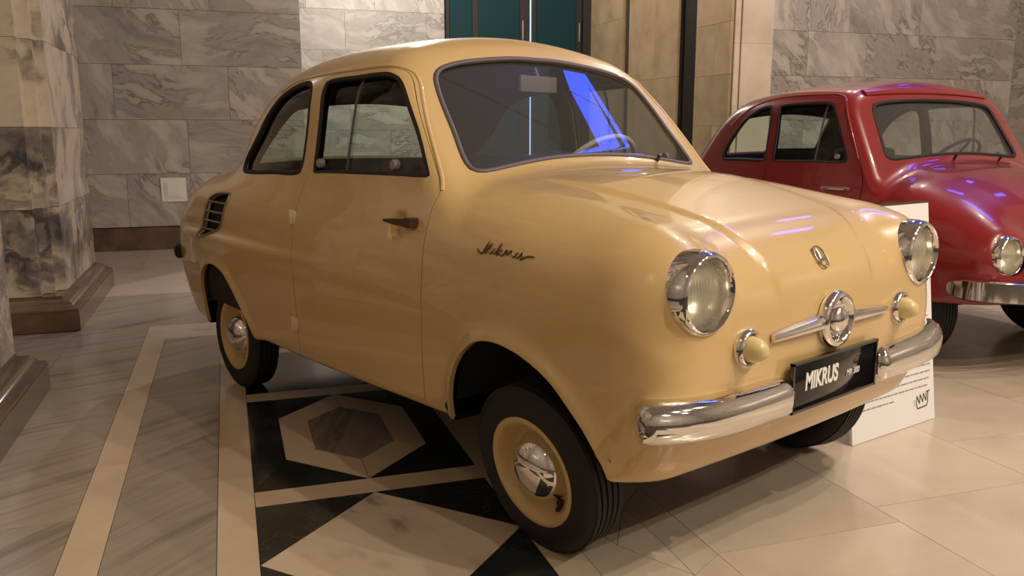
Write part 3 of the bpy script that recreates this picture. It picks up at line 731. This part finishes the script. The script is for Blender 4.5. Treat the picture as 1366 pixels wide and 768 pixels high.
def steering(root, c, r, mat):
    V, F = lathe([(r + .009 * math.cos(a), .009 * math.sin(a)) for a in np.linspace(0, 2 * math.pi, 10, endpoint=False)], 48, 'x', True)
    hub = lathe([(0, .012), (.03, .01), (.035, -.01), (.02, -.10), (0, -.10)], 20, 'x')
    V, F = join((V, F), hub, tube([(0, -r, 0), (-.0, 0, 0), (0, r, 0)], .007), tube([(0, 0, 0), (0, 0, -r)], .007))
    o = part('steering_wheel', V, F, mat, root, 60); o.location = c; o.rotation_euler = (0, R(-140), 0); return o

# ------------------------------------------------------------------ the cream car
smooth01 = lambda t: np.clip(t, 0, 1) ** 2 * (3 - 2 * np.clip(t, 0, 1))
hood_edge = curve([.6, .71, .83, .94, 1.01, 1.09, 1.15, 1.19, 1.23, 1.26, 1.30], [.335, .325, .31, .287, .274, .263, .246, .227, .21, .202, .20])
YC = dict(
    Tc=curve([-1.7, -1.55, -1.4, -1.2, -1.0, -.8, -.4, 0, .4, .6, .8, 1.0, 1.15, 1.25, 1.35], [.54, .68, .78, .85, .875, .889, .9, .905, .912, .9, .874, .829, .781, .731, .67]),
    Cr=curve([-1.6, -1.0, 0, .6, .8, 1.0, 1.15, 1.3], [.01, .02, .045, .058, .048, .024, -.012, -.05]),
    P=curve([-1.6, -1.2, -.9, -.5, 0, .5, .9, 1.1, 1.3], [.575, .615, .627, .634, .638, .638, .632, .617, .585]),
    q=curve([.2, .3, .45, .55, .65, .75, .85, .95], [.045, .025, .006, 0, .002, .012, .036, .085]),
    F=curve([.2, .3, .4, .5, .6, .7, .8], [1.15, 1.225, 1.26, 1.273, 1.268, 1.245, 1.2]),
    R=curve([.25, .35, .5, .6, .7, .85], [-1.50, -1.58, -1.62, -1.60, -1.54, -1.38]),
    B=curve([-1.6, -1.2, -.6, 0, .6, 1.0, 1.3], [.265, .24, .267, .272, .287, .285, .273]),
    Rf=curve([-1.1, -.8, -.5, -.2, 0, .2, .5], [1.04, 1.185, 1.265, 1.297, 1.299, 1.284, 1.235]),
    arches=[[(.622, .20), (.621, .313), (.633, .386), (.672, .459), (.735, .513), (.796, .531), (.86, .529), (.928, .511), (.995, .477), (1.04, .436), (1.083, .388), (1.114, .338), (1.127, .307), (1.14, .20)],
            [(-1.085, .18), (-1.059, .327), (-1.045, .399), (-.989, .474), (-.915, .506), (-.844, .513), (-.765, .494), (-.707, .447), (-.659, .392), (-.624, .343), (-.593, .30), (-.55, .20)]],
    lip=.016, ksh=.18, kfr=.11, fa=.06, ra=.22, krr=.21, kpod=.07, pods=[((.75, .40, .715), (1.16, .455, .683), .10, .093, 1.235)],
    hw=.583, ht=.17, crown=.075, krf=.13, kws=.06, ws=(.482, .925, .748, .663, .08), rw=(-1.05, .87, -.717, .697, .18),
    ridge=lambda x, z: .024 * smooth01((.16 - x) / .9) * sig((.622 - z) / .005) * np.exp(-np.maximum(0, .622 - z) / .22) * smooth01((x + 1.35) / .3),
    hood=lambda x, a, z: .0075 * sig((hood_edge(x) - a) / .004) * smooth01((x - .55) / .25) * smooth01((z - .60) / .12),
    dimples=[(.378, .765, .045, .031)],
    screen=[(0, 1.22), (.10, 1.219), (.26, 1.206), (.36, 1.188), (.40, 1.168), (.418, 1.14), (.432, 1.085), (.442, 1.013), (.454, .95), (.453, .918), (.437, .904), (.39, .903), (.28, .915), (.15, .926), (0, .929)],
    doorwin=[(-.17, 1.13), (-.145, 1.157), (.02, 1.163), (.15, 1.166), (.205, 1.157), (.245, 1.134), (.30, 1.079), (.371, .996), (.44, .90), (.445, .886), (.43, .883), (.248, .882), (-.047, .877), (-.15, .874), (-.162, .882), (-.161, .955), (-.163, 1.067)],
    doorwin_z=(.88, 1.162), dsplit=.02,
    quarter=[(-.30, 1.158), (-.40, 1.15), (-.51, 1.12), (-.585, 1.07), (-.68, .985), (-.78, .91), (-.80, .88), (-.77, .858), (-.65, .856), (-.427, .863), (-.28, .868), (-.24, .89), (-.229, .971), (-.234, 1.093), (-.252, 1.138)],
    door=[(.485, .20), (.489, .30), (.502, .418), (.512, .529), (.518, .628), (.514, .70), (.503, .771), (.496, .814), (.498, .845), (.48, .872), (.40, .972), (.315, 1.075), (.255, 1.142), (.215, 1.168), (.15, 1.178), (.02, 1.176), (-.16, 1.168), (-.196, 1.14), (-.198, 1.0), (-.20, .88), (-.207, .76), (-.20, .578), (-.214, .40), (-.23, .30), (-.235, .20)],
    drip=[(-.52, 1.135), (-.40, 1.165), (-.21, 1.175), (.02, 1.181), (.15, 1.183), (.218, 1.172), (.259, 1.145), (.319, 1.078), (.404, .975), (.484, .874), (.500, .852)],
    lamps=[(.455, .682, .078)], dash=1.0, gap=.0016, vent=True, screenmat='glass_screen', paint='paint_cream', sealmat='seal_grey', sealw=.008, x0=-1.72, x1=1.36, h=.0125, axles=(.875, -.875), tr=.228)
car = empty('microcar', 'cream yellow rounded two-door microcar with chrome split bumpers', 'car', (0, 0, -.022))
K = build_car(YC, car); fn = K['fn']
for x in (.875, -.875):
    for s in (-1, 1): make_wheel(car, x, s * (.535 if x > 0 else .530), .206, .108, .125, 'rim_cream', 'chrome', s, True, .231 if x > 0 else .228, 9 if x > 0 else 0)
for s in (-1, 1):
    headlight(car, fn, 1.243, s * .455, .682, .089, .045, 'chrome')
    part('rim_screw', *tube([(1.24, s * .450, .592), (1.256, s * .450, .590)], .007), 'rust', car)
    # marker light: chrome collar and cone lens
    c, _ = drop(fn, [(1.25, s * .330, .555)], (1, 0, 0)); c = c[0]
    ml = part('marker_light', *at(lathe([(.040, -.012), (.043, .002), (.041, .012), (.034, .017), (.029, .010), (.028, -.002), (0, -.002)], 36, 'x'), c), 'chrome', car, 60)
    lp = [(.0285, .002), (.028, .014), (.0255, .028), (.021, .039), (.015, .047), (.008, .0505), (0, .0515)]
    part('lens', *at(lathe(lp, 32, 'x'), c), 'amber_lens', ml, 60)
    # front bumper half
    path = [(1.264, s * .196, .428), (1.268, s * .28, .430), (1.269, s * .38, .432), (1.264, s * .46, .435), (1.248, s * .53, .438), (1.225, s * .575, .440), (1.205, s * .598, .442)]
    b = bumper(car, path if s < 0 else path[::-1], .088, .050, 'chrome'); b['label'] = 'chrome bumper half'
    part('bumper_bracket', *box((1.255, s * .3, .43), (.05, .05, .03)), 'well_black', car)
    path = [(-1.64, s * .0, .50), (-1.63, s * .25, .50), (-1.585, s * .42, .50), (-1.50, s * .53, .50), (-1.42, s * .575, .50), (-1.36, s * .590, .50)]
    bumper(car, path if s > 0 else path[::-1], .06, .03, 'rubber_seal', 'rear_bumper')
    # tail light
    c, nn = drop(fn, [(-1.3, s * .46, .62)], (-1, 0, 0)); part('tail_light', *at(lathe([(.04, .01), (.042, -.01), (.03, -.03), (0, -.036)], 24, 'x'), c[0]), 'rust', car)
    do = K['door'][s]
    # door handle: square boss and tapering lever
    q, nn = side_pts(fn, [(.452, .766), (.345, .762)], s); a, b = q[0] + nn[0] * .014, q[0] + nn[0] * .016 + np.array((-.125, 0, -.003))
    hd = part('door_handle', *join(box((a[0], a[1], a[2]), (.026, .028, .024)), sweep([tuple(a + (.0, s * .010, 0)), tuple((a + b) / 2 + (0, s * .010, 0)), tuple(b + (0, s * .004, 0))], [(-.004, -.010), (.004, -.010), (.004, .010), (-.004, .010)], False, (0, 0, 1), [1., .8, .35])), 'handle_bronze', do)
    for zz, xx in ((.735, -.212), (.392, -.226)):
        q, nn = side_pts(fn, [(xx, zz)], s); q = q[0] + nn[0] * .004
        hg = part('hinge', *join(box((q[0] - .006, q[1], q[2]), (.016, .014, .046)), box((q[0] + .008, q[1] - s * .003, q[2]), (.012, .012, .042))), 'hinge_cream', do); bevel_obj(hg, .002, 1)
    for xx, zz in ((-.135, .905), (.285, .912)):
        q, nn = side_pts(fn, [(xx, zz)], s); q = q[0] - nn[0] * .006
        kn = lathe([(0, .008), (.012, .006), (.015, 0), (.015, -.012), (0, -.012)], 20)
        part('window_knob', *([tuple(np.array((v[0], v[1] * s, v[2])) + q) for v in kn[0]], kn[1]), 'knob_grey', do)
    # engine air vent in the rear wing
    q, nn = side_pts(fn, resample(VP, .012, True), s)
    vt = part('air_vent', *sweep((q + nn * .001).tolist(), oval(.005, .005), True, [tuple(k) for k in nn]), 'chrome_dull', car, 60)
    g = np.argwhere(np.ones((26, 18))); lo, hi = VP.min(0), VP.max(0); V, F = [], []
    gx = np.linspace(lo[0], hi[0], 26); gz = np.linspace(lo[1], hi[1], 18); G = np.array([(x, z) for x in gx for z in gz])
    q, nn = side_pts(fn, G, s); Fg = [[i * 18 + j, (i + 1) * 18 + j, (i + 1) * 18 + j + 1, i * 18 + j + 1] for i in range(25) for j in range(17)]
    mk = keep((q, nn, Fg), polysd(G[:, 0], G[:, 1], VP)); panel('vent_duct', offset(mk, -.024), 'dark_trim', vt, 0)
    for t in (.635, .668, .703, .739):
        ins = [x for x in np.linspace(lo[0], hi[0], 120) if polysd(np.array([x]), np.array([t]), VP)[0] > 0]
        if len(ins) > 3:
            q, nn = side_pts(fn, [(x, t) for x in np.linspace(ins[0], ins[-1], 6)], s)
            part('slat', *sweep((q + nn * .003).tolist(), oval(.003, .004, 6), False, [tuple(k) for k in nn]), 'chrome_dull', vt)
    # name script on the wing
    sc = np.array([(0, .30), (.05, .12), (.10, .02), (.13, .2), (.17, .95), (.175, .5), (.165, .05), (.20, .5), (.235, .85), (.235, .4), (.25, .1), (.285, .2), (.31, .55), (.315, .25), (.345, .12), (.375, .5), (.40, .95), (.395, .5), (.39, .05), (.43, .45), (.45, .5), (.425, .3), (.46, .08), (.50, .2), (.52, .5), (.55, .48), (.545, .2), (.58, .3), (.60, .5), (.625, .5), (.65, .25), (.67, .08), (.70, .2), (.725, .5), (.72, .2), (.75, .08), (.78, .3), (.80, .5), (.825, .2), (.80, .0), (.84, .1), (.90, .28), (1.0, .30)])
    sx = .72 + .185 * sc[:, 0] if s < 0 else .905 - .185 * sc[:, 0]
    q, nn = side_pts(fn, resample(spline(np.stack([sx, .722 + .030 * sc[:, 1]], 1), 5), .0035), s)
    part('script_badge', *sweep((q + nn * .001).tolist(), oval(.0025, .0022, 6), False, [tuple(k) for k in nn]), 'script_brown', car)
    # rust spot at the sill end
    q, nn = side_pts(fn, [(.608, .325)], s); rv = lathe([(0, .003), (.008, .002), (.011, 0)], 10)
    part('rust_spot', *([tuple(np.array((v[0], v[1] * s, v[2])) + q[0]) for v in rv[0]], rv[1]), 'rust', car)
    # wiper spindle
    if s > 0: c, nn = drop(fn, [(.50, s * .26, .905)], (.66, 0, .75)); part('wiper_spindle', *tube([tuple(c[0]), tuple(c[0] + nn[0] * .022)], .006), 'handle_bronze', car)
# front emblem: ring, dome, wings
c, _ = drop(fn, [(1.25, 0, .573)], (1, 0, 0)); c = c[0]
rp = [(.056, -.008), (.066, .000), (.068, .010), (.062, .022), (.053, .024), (.045, .015), (.041, .003), (0, .003)]
em = part('front_emblem', *at(lathe(rp, 48, 'x'), c), 'chrome', car, 60)
dp = [(.036, .002), (.034, .014), (.028, .024), (.018, .031), (.008, .034), (0, .0345)]
part('dome', *at(lathe(dp, 36, 'x'), c), 'chrome', em, 60)
for s in (-1, 1):
    q, nn = drop(fn, [(1.25, s * y, .573 - .055 * (y - .05)) for y in np.linspace(.055, .246, 9)], (1, 0, 0))
    sec = [(-.016, -.002), (-.011, .011), (-.004, .014), (0, .010), (.004, .014), (.011, .011), (.016, -.002)]
    scl = [1.25, 1.18, 1.1, 1.03, .95, .88, .81, .74, .66]
    part('wing_bar', *sweep((q + nn * .004).tolist(), sec, False, [tuple(k) for k in nn], scl), 'chrome', em, 35)
# bonnet badge: small ring with a winged stroke
c, nn = drop(fn, [(1.22, 0, .708)], (1, 0, .4)); c, nn = Vector(c[0]), Vector(nn[0]); ux = Vector((0, 1, 0)); uz = nn.cross(ux).normalized(); uz = uz if uz.z > 0 else -uz
pt = lambda a, b, d=.004: tuple(c + ux * a + uz * b + nn * d)
rb = [pt(.021 * math.cos(t), .028 * math.sin(t)) for t in np.linspace(0, 2 * math.pi, 28, endpoint=False)]
bd = part('bonnet_badge', *tube(rb, .0022, True), 'chrome_dull', car, 60)
part('badge_bird', *join(sweep([pt(-.018, .024), pt(-.010, .002), pt(-.014, -.016)], oval(.002, .003, 6), False, tuple(nn)), sweep([pt(-.014, -.014), pt(.002, -.004), pt(.016, -.006)], oval(.002, .004, 6), False, tuple(nn)), sweep([pt(-.004, -.006), pt(.002, .012), pt(-.002, .022)], oval(.002, .005, 6), False, tuple(nn), [1, .8, .3])), 'chrome_dull', bd)
# name plate
pl = part('name_plate', *box((1.284, 0, .441), (.006, .366, .116)), 'plate_black', car); bevel_obj(pl, .002, 1)
pl['label'] = 'black plate with white capital letters'
part('plate_rim', *join(box((1.288, 0, .4965), (.010, .370, .006)), box((1.288, 0, .3855), (.010, .370, .006)), box((1.288, -.182, .441), (.010, .006, .116)), box((1.288, .182, .441), (.010, .006, .116))), 'plate_black', pl)
part('plate_bracket', *box((1.268, 0, .44), (.024, .18, .06)), 'well_black', car)
def put_text(body, size, mat, parent, loc, rot, sx=1, **kw):
    o = link('lettering', text_mesh(body, size, **kw), mat, parent); o.location = loc; o.rotation_euler = rot; o.scale = (sx, 1, 1); return o
put_text('MIKRUS', .056, 'white_print', pl, (1.2878, -.128, .428), (R(90), 0, R(90)), .72, bold=.0018, shear=.06)
put_text('MR 300', .021, 'white_print', pl, (1.2878, .050, .4285), (R(90), 0, R(90)), .9, shear=.2)
# cabin
steering(car, (.255, .225, .858), .165, 'ivory')
mr = part('rear_view_mirror', *box((.235, .0, 1.145), (.012, .17, .05), .12), 'knob_grey', car); bevel_obj(mr, .005, 2)
part('mirror_stem', *tube([(.235, 0, 1.165), (.22, 0, 1.195)], .005), 'knob_grey', mr)

# ------------------------------------------------------------------ the red car behind
RC = dict(
    Tc=curve([-1.6, -1.45, -1.2, -1.0, -.8, -.4, 0, .4, .6, .8, .95, 1.1, 1.22, 1.32], [.5, .64, .78, .83, .85, .86, .865, .868, .855, .815, .765, .69, .60, .50]),
    Cr=curve([-1.6, -1.0, 0, .6, .8, 1.0, 1.15, 1.3], [.06, .05, .045, .075, .085, .09, .08, .05]),
    P=curve([-1.6, -1.2, -.9, -.5, 0, .5, .9, 1.1, 1.3], [.55, .61, .64, .65, .655, .655, .65, .63, .58]),
    q=curve([.2, .3, .45, .55, .65, .75, .85, .95], [.03, .012, 0, 0, .006, .02, .05, .1]),
    F=curve([.2, .3, .4, .5, .6, .7, .8], [1.14, 1.21, 1.24, 1.25, 1.23, 1.18, 1.08]),
    R=curve([.25, .35, .5, .6, .7, .85], [-1.45, -1.52, -1.55, -1.52, -1.45, -1.28]),
    B=curve([-1.6, 0, .9, 1.3], [.26, .27, .29, .315]),
    Rf=curve([-1.0, -.7, -.45, -.2, 0, .2, .5], [.98, 1.13, 1.205, 1.245, 1.255, 1.25, 1.215]),
    arches=[[(.47, .16), (.48, .33), (.53, .42), (.61, .475), (.70, .485), (.79, .47), (.87, .41), (.92, .33), (.93, .16)],
            [(-1.1, .16), (-1.08, .33), (-1.0, .43), (-.9, .48), (-.8, .49), (-.7, .46), (-.62, .40), (-.57, .31), (-.56, .16)]],
    lip=.012, ksh=.30, kfr=.28, fa=.10, ra=.25, krr=.28, kpod=.13, pods=[((.70, .50, .60), (1.06, .50, .505), .13, .095, 1.12)],
    hw=.612, ht=.17, crown=.055, krf=.09, kws=.05, ws=(.525, .885, .855, .52, .08), rw=(-.86, .85, -.76, .65, .2),
    screen=[(0, 1.152), (.12, 1.152), (.30, 1.146), (.40, 1.135), (.432, 1.11), (.445, 1.06), (.46, .98), (.472, .915), (.465, .893), (.43, .884), (.30, .888), (.15, .894), (0, .896)],
    doorwin=[(-.10, 1.10), (-.085, 1.135), (.05, 1.143), (.18, 1.143), (.245, 1.132), (.28, 1.09), (.33, 1.0), (.388, .89), (.392, .862), (.375, .855), (.2, .853), (-.06, .851), (-.082, .862), (-.088, .98)],
    doorwin_z=(.858, 1.14), dsplit=.19,
    quarter=[(-.17, 1.133), (-.25, 1.118), (-.35, 1.06), (-.43, .97), (-.475, .90), (-.48, .862), (-.45, .85), (-.30, .85), (-.15, .85), (-.128, .87), (-.132, .98), (-.14, 1.10)],
    door=[(.44, .16), (.45, .35), (.48, .55), (.50, .70), (.49, .80), (.45, .868), (.395, .96), (.342, 1.06), (.297, 1.135), (.25, 1.160), (.15, 1.165), (-.05, 1.16), (-.108, 1.13), (-.112, 1.0), (-.115, .85), (-.12, .6), (-.13, .35), (-.135, .16)],
    drip=[(-.45, 1.03), (-.33, 1.12), (-.20, 1.16), (-.05, 1.176), (.15, 1.178), (.255, 1.172), (.305, 1.145), (.352, 1.06), (.405, .96), (.450, .875)],
    lamps=[(.50, .505, .076)], dash=.82, gap=.002, screenmat='glass_screen_red', paint='paint_red', sealmat='rubber_seal', sealw=.009, x0=-1.62, x1=1.34, h=.02, axles=(.70, -.83), tr=.225)
red = empty('vintage_car', 'dark red rounded vintage car parked beyond the cream microcar', 'car', (2.2796 + (-.045 - 2.2796) * HS, -1.8137 + (2.627 + 1.8137) * HS, 0), R(-12.8)); red.scale = (HS,) * 3
K2 = build_car(RC, red); fr_ = K2['fn']
for x in (.70, -.83):
    for s in (-1, 1): make_wheel(red, x, s * .51, .225, .12, .13, 'rim_red', 'chrome_dull', s, False)
for s in (-1, 1):
    headlight(red, fr_, 1.135, s * .50, .505, .086, .05, 'chrome')
    q, nn = side_pts(fr_, [(.43, .735), (.30, .732)], s)
    part('door_handle', *tube([tuple(q[0] + nn[0] * .004), tuple(q[0] + nn[0] * .026), tuple(q[1] + nn[1] * .026), tuple(q[1] + nn[1] * .018)], .010), 'chrome', K2['door'][s])
    q, nn = side_pts(fr_, [(.33, .885)], s); part('window_knob', *tube([tuple(q[0] - nn[0] * .01), tuple(q[0] + nn[0] * .004)], .012), 'knob_grey', K2['door'][s])
    c, nn = drop(fr_, [(.55, s * .17 + .1, .86)], (.3, 0, .9)); part('wiper_spindle', *tube([tuple(c[0]), tuple(c[0] + nn[0] * .03)], .006), 'rubber_seal', red)
bumper(red, [(1.0, -.662, .375), (1.06, -.655, .372), (1.17, -.60, .370), (1.255, -.48, .368), (1.30, -.28, .366), (1.315, 0, .366), (1.30, .28, .366), (1.255, .48, .368), (1.17, .60, .37), (1.06, .655, .372), (1.0, .662, .375)], .092, .045, 'chrome', 'bumper', .25, .10)
bumper(red, [(-1.30, .655, .40), (-1.48, .56, .40), (-1.60, .3, .40), (-1.63, 0, .40), (-1.60, -.3, .40), (-1.48, -.56, .40), (-1.30, -.655, .40)], .08, .035, 'chrome', 'rear_bumper')
part('bumper_bracket', *box((1.25, 0, .36), (.1, .5, .03)), 'well_black', red); part('rear_bumper_bracket', *box((-1.56, 0, .4), (.1, .5, .03)), 'well_black', red)
# peak over the screen
q, nn = snap(fr_, np.array([(.335 - .10 * y * y, y, 1.205 - .10 * y * y) for y in np.linspace(-.44, .44, 15)]), 6)
part('sun_peak', *sweep((q + np.array((.004, 0, .0))).tolist(), oval(.010, .022), False, [tuple(k) for k in nn]), 'paint_red', red, 60)
steering(red, (.27, .29, .83), .17, 'dark_trim')

# ------------------------------------------------------------------ white information board between the cars
BW, BH = .475, .745
bang = math.atan2(1.183 - .71, 1.024 - .98)
bo = empty('information_board', 'white information board with small print standing between the cars', 'sign', (2.2796 + (1.002 - 2.2796) * HS, -1.8137 + (.9465 + 1.8137) * HS, .001), bang); bo.rotation_euler = (R(-7), 0, bang)
part('panel', *box((0, .006, BH / 2 + .001), (BW, .010, BH)), 'board_white', bo)
part('top_edge', *box((0, .006, BH + .005), (BW + .002, .013, .007)), 'ink', bo)
part('rear_strut', *sweep([(0, .013, .58), (0, .19, .028)], [(-.05, -.002), (.05, -.002), (.05, .002), (-.05, .002)], False, (0, 0, 1)), 'board_white', bo)
rnd = random.Random(3); zz = .655; V, F = [], []
for para, nl in ((0, 9), (1, 14)):
    for l in range(nl):
        x = -BW / 2 + .025; end = BW / 2 - .02 if l < nl - 1 else .02
        while x < end - .02:
            ww = min(rnd.uniform(.008, .034), end - x); V2, F2 = box((x + ww / 2, .0006, zz), (ww, .0006, .0044)); V, F = join((V, F), (V2, F2)); x += ww + .005
        zz -= .0238
    zz -= .03
tx = part('print', V, F, 'ink_grey', bo); tx['kind'] = 'stuff'
# maker's sign in the lower corner: zigzag strokes over a rounded underline
def stroke(P, wd=.0042): return sweep([(x, .0006, z) for x, z in P], [(-.0006, -wd / 2), (.0006, -wd / 2), (.0006, wd / 2), (-.0006, wd / 2)], False, [(p[0] * 0 + .3, 0, 1) if i % 2 else (-.3, 0, 1) for i, p in enumerate(P)])
def bar(p, q, wd=.004):
    d = Vector((q[0] - p[0], q[1] - p[1])); n_ = Vector((-d.y, d.x)).normalized() * wd / 2
    P = [(p[0] + n_.x, p[1] + n_.y), (p[0] - n_.x, p[1] - n_.y), (q[0] - n_.x, q[1] - n_.y), (q[0] + n_.x, q[1] + n_.y)]
    return [(a, .0002, b) for a, b in P] + [(a, .0012, b) for a, b in P], [(0, 1, 2, 3), (7, 6, 5, 4), (0, 4, 5, 1), (1, 5, 6, 2), (2, 6, 7, 3), (3, 7, 4, 0)]
lx, lz = .128, .062; zig = [(0, 0), (.004, .034), (.018, .006), (.024, .036), (.038, .008), (.044, .038), (.058, .010), (.062, .040)]
L = [bar((lx + a[0], lz + a[1]), (lx + b[0], lz + b[1])) for a, b in zip(zig[:-1], zig[1:])]
L += [bar((lx + .060, lz + .040), (lx + .082, lz + .042)), bar((lx + .072, lz + .042), (lx + .068, lz + .002)), bar((lx + .068, lz + .003), (lx + .060, lz - .007)), bar((lx + .061, lz - .007), (lx + .006, lz - .010)), bar((lx + .006, lz - .010), (lx, lz + .002))]
part('logo', *join(*L), 'ink', bo)
part('logo_mark', *join(*[bar((lx - .016, lz + .006 + k * .007), (lx - .006, lz + .006 + k * .007), .0025) for k in range(3)]), 'ink_grey', bo)
